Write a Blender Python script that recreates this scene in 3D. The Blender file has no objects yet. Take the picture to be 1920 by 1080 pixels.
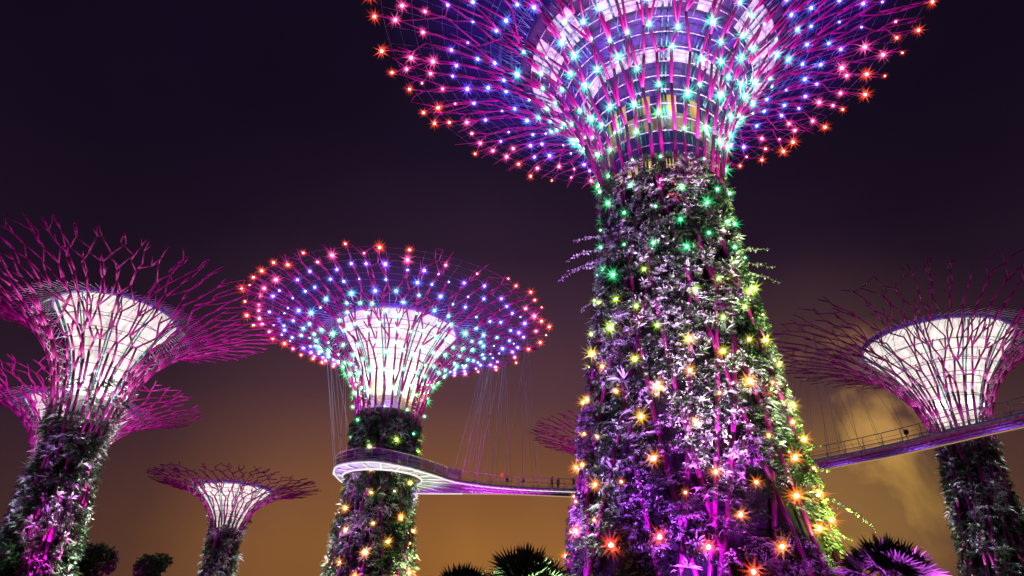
import bpy, math, random
import numpy as np
from mathutils import Vector, Matrix

PI = math.pi
scene = bpy.context.scene
col = scene.collection

# ------------------------------------------------------------------ camera
def make_camera():
    U = Vector((70, 2340, -1280)).normalized()          # world up seen in camera axes
    fw = Vector((0, 0, -1))
    F = (fw - fw.dot(U) * U).normalized()
    R = F.cross(U)
    m = Matrix((R, F, U)).to_4x4()                      # camera axes -> world axes
    m.translation = (0, 0, 1.6)
    cam = bpy.data.objects.new('camera', bpy.data.cameras.new('camera'))
    col.objects.link(cam)
    cam.matrix_world = m
    cam.data.sensor_width = 36
    cam.data.lens = 24
    cam.data.clip_start = 0.1
    cam.data.clip_end = 6000
    scene.camera = cam
make_camera()

# ------------------------------------------------------------------ exposure and light
scene.view_settings.view_transform = 'Standard'
scene.view_settings.look = 'None'
scene.view_settings.exposure = 0
scene.view_settings.gamma = 1
cy = scene.cycles
cy.max_bounces = 4
cy.diffuse_bounces = 2
cy.glossy_bounces = 2
cy.transmission_bounces = 2
cy.volume_bounces = 0
cy.transparent_max_bounces = 48
cy.use_denoising = True
cy.sample_clamp_indirect = 3
cy.use_light_tree = True


def lin(r, g, b):
    f = lambda c: (c / 255 / 12.92) if c / 255 <= 0.04045 else ((c / 255 + 0.055) / 1.055) ** 2.4
    return (f(r), f(g), f(b), 1)


def sky():
    w = bpy.data.worlds.new('World')
    scene.world = w
    w.use_nodes = True
    nt = w.node_tree
    N, L = nt.nodes, nt.links
    N.clear()
    out = N.new('ShaderNodeOutputWorld')
    bg = N.new('ShaderNodeBackground')
    tc = N.new('ShaderNodeTexCoord')
    sep = N.new('ShaderNodeSeparateXYZ')
    L.new(tc.outputs['Generated'], sep.inputs[0])

    def ramp(stops, src):
        r = N.new('ShaderNodeValToRGB')
        L.new(src, r.inputs[0])
        e = r.color_ramp.elements
        while len(e) < len(stops):
            e.new(0.5)
        for k, (p, c) in enumerate(stops):
            e[k].position = p
            e[k].color = c
        return r.outputs[0]

    def math_(op, a, b=None, c=None):
        n = N.new('ShaderNodeMath')
        n.operation = op
        for k, v in enumerate((a, b, c)):
            if v is None:
                continue
            if isinstance(v, (int, float)):
                n.inputs[k].default_value = v
            else:
                L.new(v, n.inputs[k])
        return n.outputs[0]

    def mix(f, a, b, mode='MIX'):
        n = N.new('ShaderNodeMix')
        n.data_type = 'RGBA'
        n.blend_type = mode
        for k, v in ((0, f), (6, a), (7, b)):
            if isinstance(v, (int, float, tuple)):
                n.inputs[k].default_value = v
            else:
                L.new(v, n.inputs[k])
        return n.outputs[2]

    z = sep.outputs[2]
    glow = ramp([(0.0, lin(158, 102, 48)), (0.13, lin(156, 103, 50)), (0.22, lin(136, 88, 54)), (0.33, lin(94, 60, 66)),
                 (0.43, lin(70, 45, 60)), (0.52, lin(44, 27, 45)), (0.64, lin(27, 17, 36)), (0.78, lin(20, 13, 31)), (1.0, lin(15, 9, 24))], z)
    dark = ramp([(0.0, lin(66, 40, 36)), (0.13, lin(62, 38, 40)), (0.25, lin(46, 29, 44)), (0.38, lin(30, 18, 34)),
                 (0.55, lin(22, 13, 30)), (0.75, lin(18, 11, 28)), (1.0, lin(14, 8, 23))], z)
    az = math_('ARCTAN2', sep.outputs[0], sep.outputs[1])
    az01 = math_('MULTIPLY_ADD', az, 1 / 1.8, 0.5)       # -0.9..0.9 rad
    g = (0, 0, 0, 1)
    k = lambda v: (v, v, v, 1)
    amt = ramp([(0.0, k(0.0)), (0.16, k(0.03)), (0.235, k(0.14)), (0.31, k(0.48)), (0.47, k(1.0)), (0.57, k(0.85)), (0.68, k(0.5)), (0.76, k(0.42)), (0.82, k(0.22)), (1.0, k(0.08))], az01)
    base = mix(amt, dark, glow)
    # lit cloud low on the right
    noi = N.new('ShaderNodeTexNoise')
    noi.inputs['Scale'].default_value = 9.0
    noi.inputs['Distortion'].default_value = 0.4
    noi.inputs['Detail'].default_value = 6
    noi.inputs['Roughness'].default_value = 0.52
    L.new(tc.outputs['Generated'], noi.inputs['Vector'])
    cl = ramp([(0.44, k(0)), (0.62, k(1))], noi.outputs[0])

    def lobe(d, c0, c1):
        dp = N.new('ShaderNodeVectorMath')
        dp.operation = 'DOT_PRODUCT'
        L.new(tc.outputs['Generated'], dp.inputs[0])
        dp.inputs[1].default_value = Vector(d).normalized()
        n = N.new('ShaderNodeMapRange')
        n.interpolation_type = 'SMOOTHSTEP'
        L.new(dp.outputs['Value'], n.inputs[0])
        n.inputs[1].default_value = math.cos(math.radians(c0))
        n.inputs[2].default_value = math.cos(math.radians(c1))
        return n.outputs[0]
    a = lobe((0.43, 0.876, 0.195), 8, 0.5)
    b = lobe((0.446, 0.842, 0.30), 7, 0.5)
    wide = lobe((0.43, 0.87, 0.22), 18, 2)
    base = mix(math_('MULTIPLY', wide, 0.22), base, lin(118, 84, 62))
    base = mix(math_('MULTIPLY', a, math_('MULTIPLY_ADD', cl, 0.7, 0.24)), base, lin(184, 142, 66))
    base = mix(math_('MULTIPLY', math_('MULTIPLY', b, cl), 0.75), base, lin(198, 148, 84))
    # slow unevenness of the overcast
    n2 = N.new('ShaderNodeTexNoise')
    n2.inputs['Scale'].default_value = 2.6
    n2.inputs['Detail'].default_value = 4
    L.new(tc.outputs['Generated'], n2.inputs['Vector'])
    var = ramp([(0.3, k(0.82)), (0.7, k(1.16))], n2.outputs[0])
    base = mix(1.0, base, var, 'MULTIPLY')
    L.new(base, bg.inputs[0])
    bg.inputs[1].default_value = 1.0
    L.new(bg.outputs[0], out.inputs[0])
sky()

moon = bpy.data.lights.new('moon', 'SUN')
moon.energy = 0.02
moon.angle = math.radians(0.5)
moon.color = (0.8, 0.85, 1)
mo = bpy.data.objects.new('moon', moon)
mo.rotation_euler = (math.radians(50), 0, math.radians(30))
col.objects.link(mo)

# ------------------------------------------------------------------ helpers
def tag(o, label=None, cat=None, group=None, kind=None):
    for k_, v in (('label', label), ('category', cat), ('group', group), ('kind', kind)):
        if v:
            o[k_] = v
    return o


def empty(name, loc=(0, 0, 0)):
    o = bpy.data.objects.new(name, None)
    o.location = loc
    col.objects.link(o)
    return o


class MB:
    """collects vertices and faces (numpy) and links them as one mesh object"""
    def __init__(self):
        self.v, self.f3, self.f4, self.c, self.n = [], [], [], [], 0
        self.m3, self.m4 = [], []

    def add(self, verts, quads=None, tris=None, color=None, mi=0):
        verts = np.asarray(verts, np.float32).reshape(-1, 3)
        if quads is not None and len(quads):
            q = np.asarray(quads, np.int32).reshape(-1, 4)
            self.f4.append(q + self.n)
            self.m4.append(np.full(len(q), mi, np.int32))
        if tris is not None and len(tris):
            t = np.asarray(tris, np.int32).reshape(-1, 3)
            self.f3.append(t + self.n)
            self.m3.append(np.full(len(t), mi, np.int32))
        self.v.append(verts)
        if color is not None:
            c = np.ones((len(verts), 4), np.float32)
            c[:, :3] = color
            self.c.append(c)
        self.n += len(verts)

    def tubes(self, P0, P1, R0, R1, sides=6, ext=0.25, mi=0):
        P0 = np.asarray(P0, float).reshape(-1, 3)
        P1 = np.asarray(P1, float).reshape(-1, 3)
        n = len(P0)
        if not n:
            return
        R0 = np.broadcast_to(np.asarray(R0, float), (n,))
        R1 = np.broadcast_to(np.asarray(R1, float), (n,))
        d = P1 - P0
        ln = np.linalg.norm(d, axis=1)
        ok = ln > 1e-6
        P0, P1, R0, R1, d, ln = P0[ok], P1[ok], R0[ok], R1[ok], d[ok], ln[ok]
        n = len(P0)
        d /= ln[:, None]
        P0 = P0 - d * (R0 * ext)[:, None]
        P1 = P1 + d * (R1 * ext)[:, None]
        ref = np.where((np.abs(d[:, 2]) < 0.9)[:, None], np.array([0, 0, 1.]), np.array([1., 0, 0]))
        a = np.cross(d, ref)
        a /= np.linalg.norm(a, axis=1)[:, None]
        b = np.cross(d, a)
        ang = np.arange(sides) * 2 * PI / sides
        off = np.cos(ang)[None, :, None] * a[:, None, :] + np.sin(ang)[None, :, None] * b[:, None, :]
        v0 = P0[:, None, :] + off * R0[:, None, None]
        v1 = P1[:, None, :] + off * R1[:, None, None]
        V = np.concatenate([v0, v1], 1).reshape(-1, 3)
        k_ = np.arange(sides)
        k2 = (k_ + 1) % sides
        q = np.stack([k_, k2, k2 + sides, k_ + sides], 1)
        Q = (q[None] + (np.arange(n) * 2 * sides)[:, None, None]).reshape(-1, 4)
        self.add(V, Q, mi=mi)
        cap = [(0, i + 1, i) for i in range(1, sides - 1)]
        cap += [(sides, sides + i, sides + i + 1) for i in range(1, sides - 1)]
        T = (np.array(cap)[None] + (np.arange(n) * 2 * sides)[:, None, None]).reshape(-1, 3)
        self.f3.append(T.astype(np.int32) + (self.n - len(V)))
        self.m3.append(np.full(len(T), mi, np.int32))

    def path(self, pts, r, sides=6, closed=False, mi=0):
        pts = np.asarray(pts, float)
        if closed:
            pts = np.vstack([pts, pts[:1]])
        r = np.broadcast_to(np.asarray(r, float), (len(pts),))
        self.tubes(pts[:-1], pts[1:], r[:-1], r[1:], sides, mi=mi)

    def lathe(self, prof, c=(0, 0), seg=48, th0=0.0, th1=2 * PI, mi=0, flip=False):
        prof = np.asarray(prof, float)
        closed = abs(th1 - th0 - 2 * PI) < 1e-6
        m = seg if closed else seg + 1
        th = th0 + (th1 - th0) * np.arange(m) / seg
        V = np.stack([c[0] + prof[:, None, 0] * np.cos(th), c[1] + prof[:, None, 0] * np.sin(th),
                      np.broadcast_to(prof[:, None, 1], (len(prof), m))], 2).reshape(-1, 3)
        i = np.arange(len(prof) - 1)[:, None]
        j = np.arange(seg)[None]
        j2 = (j + 1) % m
        Q = np.stack([i * m + j, i * m + j2, (i + 1) * m + j2, (i + 1) * m + j], 2).reshape(-1, 4)
        if flip:
            Q = Q[:, ::-1]
        self.add(V, Q, mi=mi)

    def box(self, c, s, rot=0.0, mi=0):
        c = np.asarray(c, float)
        h = np.asarray(s, float) / 2
        v = np.array([(x, y, z) for x in (-1, 1) for y in (-1, 1) for z in (-1, 1)], float) * h
        cs, sn = math.cos(rot), math.sin(rot)
        v = np.stack([v[:, 0] * cs - v[:, 1] * sn, v[:, 0] * sn + v[:, 1] * cs, v[:, 2]], 1) + c
        self.add(v, [(0, 1, 3, 2), (4, 6, 7, 5), (0, 4, 5, 1), (2, 3, 7, 6), (0, 2, 6, 4), (1, 5, 7, 3)], mi=mi)

    def mesh(self, name, mats, smooth=False):
        me = bpy.data.meshes.new(name)
        V = np.concatenate(self.v) if self.v else np.zeros((0, 3), np.float32)
        f4 = np.concatenate(self.f4) if self.f4 else np.zeros((0, 4), np.int32)
        f3 = np.concatenate(self.f3) if self.f3 else np.zeros((0, 3), np.int32)
        me.vertices.add(len(V))
        me.vertices.foreach_set('co', V.ravel())
        loops = np.concatenate([f4.ravel(), f3.ravel()])
        tot = np.concatenate([np.full(len(f4), 4), np.full(len(f3), 3)]).astype(np.int32)
        st = np.concatenate([[0], np.cumsum(tot)[:-1]]).astype(np.int32)
        me.loops.add(len(loops))
        me.loops.foreach_set('vertex_index', loops.astype(np.int32))
        me.polygons.add(len(tot))
        me.polygons.foreach_set('loop_start', st)
        mi = np.concatenate([x for x in self.m4] + [x for x in self.m3]) if len(tot) else np.zeros(0, np.int32)
        me.polygons.foreach_set('material_index', mi)
        if smooth:
            me.polygons.foreach_set('use_smooth', np.ones(len(tot), bool))
        if self.c:
            at = me.color_attributes.new('tint', 'FLOAT_COLOR', 'POINT')
            at.data.foreach_set('color', np.concatenate(self.c).ravel())
        me.update(calc_edges=True)
        me.validate()
        for m in (mats if isinstance(mats, (list, tuple)) else [mats]):
            me.materials.append(m)
        return me

    def build(self, name, mats, parent=None, smooth=False):
        o = bpy.data.objects.new(name, self.mesh(name, mats, smooth))
        col.objects.link(o)
        if parent:
            o.parent = parent
        return o

# ------------------------------------------------------------------ materials
def material(name, color, rough=0.5, metal=0.0, noise=0.0, nscale=3.0, spec=0.5):
    m = bpy.data.materials.new(name)
    m.use_nodes = True
    nt = m.node_tree
    p = nt.nodes['Principled BSDF']
    p.inputs['Base Color'].default_value = (*color, 1)
    p.inputs['Roughness'].default_value = rough
    p.inputs['Metallic'].default_value = metal
    p.inputs['Specular IOR Level'].default_value = spec
    if noise:
        tcn = nt.nodes.new('ShaderNodeTexCoord')
        t = nt.nodes.new('ShaderNodeTexNoise')
        t.inputs['Scale'].default_value = nscale
        t.inputs['Detail'].default_value = 5
        nt.links.new(tcn.outputs['Object'], t.inputs['Vector'])
        r = nt.nodes.new('ShaderNodeValToRGB')
        r.color_ramp.elements[0].position = 0.3
        r.color_ramp.elements[1].position = 0.7
        r.color_ramp.elements[0].color = (*[c * (1 - noise) for c in color], 1)
        r.color_ramp.elements[1].color = (*[min(1, c * (1 + noise)) for c in color], 1)
        nt.links.new(t.outputs[0], r.inputs[0])
        nt.links.new(r.outputs[0], p.inputs['Base Color'])
    return m


def emitter(name, color, strength, sampling='AUTO'):
    m = bpy.data.materials.new(name)
    m.use_nodes = True
    nt = m.node_tree
    nt.nodes.clear()
    o = nt.nodes.new('ShaderNodeOutputMaterial')
    e = nt.nodes.new('ShaderNodeEmission')
    e.inputs[0].default_value = (*color, 1)
    e.inputs[1].default_value = strength
    nt.links.new(e.outputs[0], o.inputs[0])
    m.cycles.emission_sampling = sampling
    return m


def star_glare(name, color, density):
    """lens glare built as a star of even emission: it is thickest through the middle and fades to the points"""
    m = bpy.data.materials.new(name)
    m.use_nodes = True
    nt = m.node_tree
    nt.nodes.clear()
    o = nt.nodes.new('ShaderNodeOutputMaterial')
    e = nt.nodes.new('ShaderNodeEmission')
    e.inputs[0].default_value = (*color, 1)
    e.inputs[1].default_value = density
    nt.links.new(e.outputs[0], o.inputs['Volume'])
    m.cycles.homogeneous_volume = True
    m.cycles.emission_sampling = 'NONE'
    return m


def leaf_material(name):
    m = bpy.data.materials.new(name)
    m.use_nodes = True
    nt = m.node_tree
    p = nt.nodes['Principled BSDF']
    a = nt.nodes.new('ShaderNodeAttribute')
    a.attribute_name = 'tint'
    nt.links.new(a.outputs['Color'], p.inputs['Base Color'])
    p.inputs['Roughness'].default_value = 0.42
    p.inputs['Specular IOR Level'].default_value = 0.6
    return m


def membrane(name, color, strength, seam_top, seam_bot, rows, stain=0.35, base=(0.8, 0.8, 0.8)):
    """cladding whose lit look is set as emission, with horizontal seams and streaks"""
    m = bpy.data.materials.new(name)
    m.use_nodes = True
    nt = m.node_tree
    N, L = nt.nodes, nt.links
    p = N['Principled BSDF']
    p.inputs['Base Color'].default_value = (*base, 1)
    p.inputs['Roughness'].default_value = 0.6
    tcn = N.new('ShaderNodeTexCoord')
    sp = N.new('ShaderNodeSeparateXYZ')
    L.new(tcn.outputs['Object'], sp.inputs[0])
    mr = N.new('ShaderNodeMapRange')
    L.new(sp.outputs[2], mr.inputs[0])
    mr.inputs[1].default_value = seam_bot
    mr.inputs[2].default_value = seam_top
    mr.inputs[3].default_value = 0
    mr.inputs[4].default_value = rows
    fr = N.new('ShaderNodeMath')
    fr.operation = 'FRACT'
    L.new(mr.outputs[0], fr.inputs[0])
    gt = N.new('ShaderNodeMath')
    gt.operation = 'GREATER_THAN'
    gt.inputs[1].default_value = 0.05
    L.new(fr.outputs[0], gt.inputs[0])
    # streaks: noise stretched along z
    mp = N.new('ShaderNodeMapping')
    mp.inputs['Scale'].default_value = (1.6, 1.6, 0.22)
    L.new(tcn.outputs['Object'], mp.inputs[0])
    t = N.new('ShaderNodeTexNoise')
    t.inputs['Scale'].default_value = 1.3
    t.inputs['Detail'].default_value = 6
    t.inputs['Roughness'].default_value = 0.65
    L.new(mp.outputs[0], t.inputs['Vector'])
    r = N.new('ShaderNodeMapRange')
    r.inputs[1].default_value = 0.36
    r.inputs[2].default_value = 0.6
    r.inputs[3].default_value = 1 - stain
    r.inputs[4].default_value = 1.0
    L.new(t.outputs[0], r.inputs[0])
    s = N.new('ShaderNodeMath')
    s.operation = 'MULTIPLY'
    L.new(r.outputs[0], s.inputs[0])
    g2 = N.new('ShaderNodeMapRange')
    L.new(gt.outputs[0], g2.inputs[0])
    g2.inputs[3].default_value = 0.12
    L.new(g2.outputs[0], s.inputs[1])
    s2 = N.new('ShaderNodeMath')
    s2.operation = 'MULTIPLY'
    s2.inputs[1].default_value = strength
    L.new(s.outputs[0], s2.inputs[0])
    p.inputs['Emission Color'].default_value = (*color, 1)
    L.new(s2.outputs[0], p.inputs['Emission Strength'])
    return m


MAGENTA = material('magenta_steel', (0.30, 0.006, 0.165), 0.4, 0.0, 0.25, 0.8)
HOOP = material('pale_steel', (0.42, 0.41, 0.46), 0.35, 0.2, 0.2, 2.0)
WIRE = material('thin_steel_wire', (0.45, 0.42, 0.5), 0.4, 0.5)
RIB = material('teal_steel', (0.07, 0.26, 0.27), 0.4, 0.2, 0.3, 1.5)
SOIL = material('dark_planting_panel', (0.018, 0.016, 0.02), 0.9, 0.0, 0.5, 2.0)
CONCRETE = material('dim_concrete', (0.25, 0.24, 0.26), 0.8, 0.0, 0.2, 1.0)
LEAF = leaf_material('leaves')


def veil_material(name, R):
    """added veil that imitates a blue glow, thinner towards the rim"""
    m = material(name, (0.06, 0.06, 0.5), 0.7)
    nt = m.node_tree
    N, L = nt.nodes, nt.links
    tcn = N.new('ShaderNodeTexCoord')
    mul = N.new('ShaderNodeVectorMath')
    mul.operation = 'MULTIPLY'
    mul.inputs[1].default_value = (1, 1, 0)
    L.new(tcn.outputs['Object'], mul.inputs[0])
    ln = N.new('ShaderNodeVectorMath')
    ln.operation = 'LENGTH'
    L.new(mul.outputs[0], ln.inputs[0])
    mr = N.new('ShaderNodeMapRange')
    mr.interpolation_type = 'SMOOTHSTEP'
    L.new(ln.outputs['Value'], mr.inputs[0])
    mr.inputs[1].default_value = R * 0.45
    mr.inputs[2].default_value = R * 0.97
    mr.inputs[3].default_value = 0.20
    mr.inputs[4].default_value = 0.01
    L.new(mr.outputs[0], N['Principled BSDF'].inputs['Alpha'])
    return m


BARK = material('bark', (0.07, 0.05, 0.035), 0.9, 0.0, 0.4, 4.0)
CABLE = material('steel_cable', (0.5, 0.45, 0.45), 0.4, 0.4)

LAMP_COLORS = {
    'red': (1, 0.07, 0.025), 'orange': (1, 0.22, 0.02), 'amber': (1, 0.42, 0.04), 'yellow': (0.95, 0.75, 0.08), 'lime': (0.5, 0.85, 0.06),
    'green': (0.03, 0.85, 0.25), 'teal': (0.03, 0.75, 0.5), 'cyan': (0.05, 0.55, 0.95), 'blue': (0.07, 0.16, 1), 'violet': (0.22, 0.08, 1),
    'pink': (1, 0.08, 0.32),
}
BULB, GLARE = {}, {}
for k_, c in LAMP_COLORS.items():
    w = 0.28
    BULB[k_] = emitter('bulb_' + k_, tuple(w + (1 - w) * x for x in c), 22.0)
    GLARE[k_] = star_glare("lamp_glare_" + k_, c, 4.6)

# ------------------------------------------------------------------ lamps: a bright bulb inside an added star-shaped glare
def ico(sub):
    import bmesh
    bm = bmesh.new()
    bmesh.ops.create_icosphere(bm, subdivisions=sub, radius=1)
    v = np.array([x.co[:] for x in bm.verts])
    f = np.array([[y.index for y in x.verts] for x in bm.faces])
    bm.free()
    return v, f


ICO1, ICO2 = ico(1), ico(3)
_rs = np.random.RandomState(5)
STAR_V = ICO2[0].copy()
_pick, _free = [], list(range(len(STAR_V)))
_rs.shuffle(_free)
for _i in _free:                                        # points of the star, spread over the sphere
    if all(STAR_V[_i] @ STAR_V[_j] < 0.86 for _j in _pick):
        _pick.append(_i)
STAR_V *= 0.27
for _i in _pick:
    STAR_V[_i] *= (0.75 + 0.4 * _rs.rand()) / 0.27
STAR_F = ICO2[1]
BULB_MESH, STAR_MESH = {}, {}
for k_ in LAMP_COLORS:
    b = MB()
    b.add(ICO1[0], tris=ICO1[1])
    BULB_MESH[k_] = b.mesh('bulb', BULB[k_], True)
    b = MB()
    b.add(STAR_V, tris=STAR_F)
    STAR_MESH[k_] = b.mesh('glass_star', GLARE[k_])  # added glare shape, no glass part of the lamp


# ------------------------------------------------------------------ leaves
PALETTE = {
    'dark': (0.016, 0.04, 0.014), 'mid': (0.06, 0.13, 0.035), 'pale': (0.42, 0.45, 0.36), 'silver': (0.60, 0.61, 0.57),
    'purple': (0.14, 0.04, 0.16), 'red': (0.25, 0.04, 0.04), 'light': (0.16, 0.28, 0.06),
}


def unit(a):
    return a / np.maximum(np.linalg.norm(a, axis=-1, keepdims=True), 1e-9)


def leaf_batch(mb, O, D, S, L, W, droop, C):
    """blade leaves: base O, direction D, side S, length L, width W, sideways droop vector"""
    n = len(O)
    L, W = L[:, None], W[:, None]
    v = np.empty((n, 5, 3))
    mid = O + D * L * 0.5 + droop * 0.25
    v[:, 0] = O - S * W * 0.25
    v[:, 1] = O + S * W * 0.25
    v[:, 2] = mid - S * W * 0.5
    v[:, 3] = mid + S * W * 0.5
    v[:, 4] = O + D * L + droop
    b = (np.arange(n) * 5)[:, None]
    mb.add(v.reshape(-1, 3), b + np.array([[0, 1, 3, 2]]), b + np.array([[2, 3, 4]]), color=np.repeat(C, 5, 0))


def planting(rs, rad, c, z0, z1, count, size, weights, bare=0.0, bump=0.45, top_fade=0.0):
    """clumps of rosettes, ferns and small-leaved plants over a trunk; rad(z) is the trunk's radius"""
    mb = MB()
    zs = z0 + (z1 - z0) * rs.rand(count * 5)
    th = rs.rand(count * 5) * 2 * PI
    # patches: some bare, some leafy
    f = np.zeros(len(zs))
    g = np.zeros(len(zs))
    for q in range(7):
        kt, kz = rs.randint(1, 7), rs.uniform(-1.3, 1.3)
        f += np.sin(kt * th + kz * zs + rs.rand() * 6.28)
        kt, kz = rs.randint(1, 8), rs.uniform(-1.2, 1.2)
        g += np.sin(kt * th + kz * zs + rs.rand() * 6.28)
    f /= 7 ** .5
    g /= 7 ** .5
    gap = np.zeros(len(zs))
    for q in range(9):
        kt, kz = rs.randint(6, 26), rs.uniform(-5, 5)
        gap += np.sin(kt * th + kz * zs + rs.rand() * 6.28)
    ok = (f > -2.2 + bare * 3.0) & (gap / 3 > -0.75 + bare)
    if top_fade:
        ok &= (zs < z1 - top_fade * (0.5 + 0.35 * f))
    idx = np.nonzero(ok)[0][:count]
    zs, th, f, g = zs[idx], th[idx], f[idx], g[idx]
    n = len(zs)
    names = list(weights)
    wts = np.array([weights[x] for x in names])
    cols = np.array([PALETTE[x] for x in names])
    # kind of plant follows a patch pattern with scatter
    u = (np.clip(0.5 + 0.27 * g, 0, 0.999) * 0.55 + rs.rand(n) * 0.45)
    u = np.argsort(np.argsort(u)) / n
    which = np.searchsorted(np.cumsum(wts / wts.sum()), u).clip(0, len(names) - 1)
    base = cols[which] * np.exp(rs.randn(n, 1) * 0.3)
    h = np.zeros(n)
    for q in range(7):
        kt, kz = rs.randint(1, 9), rs.uniform(-1.5, 1.5)
        h += np.sin(kt * th + kz * zs + rs.rand() * 6.28)
    h = h / 7 ** .5 + rs.randn(n) * 0.45
    ty = np.where(h < -0.25, 0, np.where(h < 0.45, 2, 1))
    out = np.stack([np.cos(th), np.sin(th), np.zeros(n)], 1)
    tan = np.stack([-np.sin(th), np.cos(th), np.zeros(n)], 1)
    up = np.array([0, 0, 1.])
    rr = rad(zs) + rs.rand(n) * bump + 0.12 * f
    P = np.stack([c[0] + rr * np.cos(th), c[1] + rr * np.sin(th), zs], 1)
    sz = size * np.exp(rs.randn(n) * 0.28) * np.where((ty == 0) & (rs.rand(n) < 0.05), 2.2, 1.0) * np.where(ty == 1, 1.25, 1.0)
    for t, k in ((0, 11), (1, 9), (2, 12)):
        i = np.nonzero(ty == t)[0]
        m = len(i)
        if not m:
            continue
        ii = np.repeat(i, k)
        N_ = len(ii)
        a = rs.rand(N_) * 2 * PI
        if t == 0:        # rosette: straps spreading from one heart
            el = rs.uniform(0.15, 1.1, N_)
            D = unit(out[ii] * np.sin(el)[:, None] + (tan[ii] * np.cos(a)[:, None] + up * np.sin(a)[:, None] + up * 0.25) * np.cos(el)[:, None])
            O = P[ii]
            L = sz[ii] * rs.uniform(0.7, 1.15, N_)
            W = L * 0.14
            dr = -up * (L * 0.22)[:, None]
        elif t == 1:      # fern: long arching blades that hang
            D = unit(out[ii] * rs.uniform(0.5, 1.2, N_)[:, None] + tan[ii] * rs.uniform(-1, 1, N_)[:, None] + up * rs.uniform(-0.2, 0.7, N_)[:, None])
            O = P[ii] + tan[ii] * (rs.randn(N_) * 0.08)[:, None]
            L = sz[ii] * rs.uniform(0.7, 1.3, N_)
            W = L * 0.13
            dr = -up * (L * 0.6)[:, None]
        else:             # small leaves in a bush
            D = unit(rs.randn(N_, 3) + out[ii] * 0.9)
            O = P[ii] + rs.randn(N_, 3) * (sz[ii] * 0.38)[:, None]
            L = sz[ii] * rs.uniform(0.25, 0.5, N_)
            W = L * 0.55
            dr = -up * (L * 0.15)[:, None]
        S = unit(np.cross(D, unit(out[ii] + rs.randn(N_, 3) * 0.5)))
        C = base[ii] * np.exp(rs.randn(N_, 1) * 0.22)
        leaf_batch(mb, O, D, S, L, W, dr, np.clip(C, 0, 0.8))
    return mb


def vine(rs, p0, d, length, sag, leaf=0.16, color=(0.5, 0.48, 0.46)):
    """a trailing shoot set with small pale leaves"""
    mb = MB()
    p0, d = np.array(p0, float), unit(np.array(d, float))
    t = np.linspace(0, 1, 22)
    pts = p0 + d * (t * length)[:, None] + np.array([0, 0, -1.]) * (sag * t ** 2)[:, None] + rs.randn(22, 3) * 0.03
    mb.path(pts, 0.02, 4)
    mb.c.append(np.tile(np.array([[0.1, 0.12, 0.06, 1]], np.float32), (mb.n, 1)))
    n = int(length * 26)
    u = rs.rand(n)
    O = np.stack([np.interp(u, t, pts[:, k]) for k in range(3)], 1) + rs.randn(n, 3) * 0.05
    D = unit(rs.randn(n, 3))
    S = unit(np.cross(D, rs.randn(n, 3)))
    L = leaf * rs.uniform(0.7, 1.4, n) * (1.25 - 0.7 * u)
    C = np.array([color]) * np.exp(rs.randn(n, 1) * 0.25)
    leaf_batch(mb, O, D, S, L, L * 0.7, -np.array([[0, 0, 1.]]) * (L * 0.2)[:, None], np.clip(C, 0, 0.8))
    return mb

# ------------------------------------------------------------------ steel tree towers
def spline(pts, n=240):
    pts = np.array(pts, float)
    d = np.concatenate([[0], np.cumsum(np.linalg.norm(np.diff(pts, axis=0), axis=1))])
    m = np.zeros_like(pts)
    m[1:-1] = (pts[2:] - pts[:-2]) / (d[2:] - d[:-2])[:, None]
    m[0] = (pts[1] - pts[0]) / (d[1] - d[0])
    m[-1] = (pts[-1] - pts[-2]) / (d[-1] - d[-2])
    u = np.linspace(0, d[-1], n)
    k = np.clip(np.searchsorted(d, u, 'right') - 1, 0, len(pts) - 2)
    h = (d[k + 1] - d[k])
    t = ((u - d[k]) / h)[:, None]
    h = h[:, None]
    return ((2 * t ** 3 - 3 * t ** 2 + 1) * pts[k] + (t ** 3 - 2 * t ** 2 + t) * h * m[k] + (-2 * t ** 3 + 3 * t ** 2) * pts[k + 1] + (t ** 3 - t ** 2) * h * m[k + 1])


class Skin:
    """the crown's outline turned about the trunk: s = 0 at the neck, 1 at the rim"""
    def __init__(self, rn, zn, R, H, shape):
        d, r = H - zn, R - rn
        self.p = spline([(rn + a * r, zn + b * d) for a, b in shape])
        seg = np.linalg.norm(np.diff(self.p, axis=0), axis=1)
        self.s = np.concatenate([[0], np.cumsum(seg)]) / seg.sum()
        self.len = seg.sum()

    def rz(self, s, off=0.0):
        s = np.asarray(s, float)
        r = np.interp(s, self.s, self.p[:, 0])
        z = np.interp(s, self.s, self.p[:, 1])
        e = np.maximum(s - 1, 0) * self.len
        t = self.p[-1] - self.p[-6]
        t = t / np.linalg.norm(t)
        r, z = r + e * t[0], z + e * t[1]
        if np.any(off):
            ds = 0.01
            r2 = np.interp(np.clip(s + ds, 0, 1), self.s, self.p[:, 0]) - np.interp(np.clip(s - ds, 0, 1), self.s, self.p[:, 0])
            z2 = np.interp(np.clip(s + ds, 0, 1), self.s, self.p[:, 1]) - np.interp(np.clip(s - ds, 0, 1), self.s, self.p[:, 1])
            q = np.hypot(r2, z2)
            r, z = r + off * z2 / q, z - off * r2 / q
        return r, z

    def P(self, th, s, off=0.0):
        r, z = self.rz(s, off)
        return np.stack([r * np.cos(th), r * np.sin(th), z * np.ones_like(np.asarray(th, float))], -1)


SHAPE = [(0, 0), (0.035, 0.2), (0.125, 0.44), (0.27, 0.64), (0.50, 0.82), (0.76, 0.935), (1, 1)]


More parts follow.
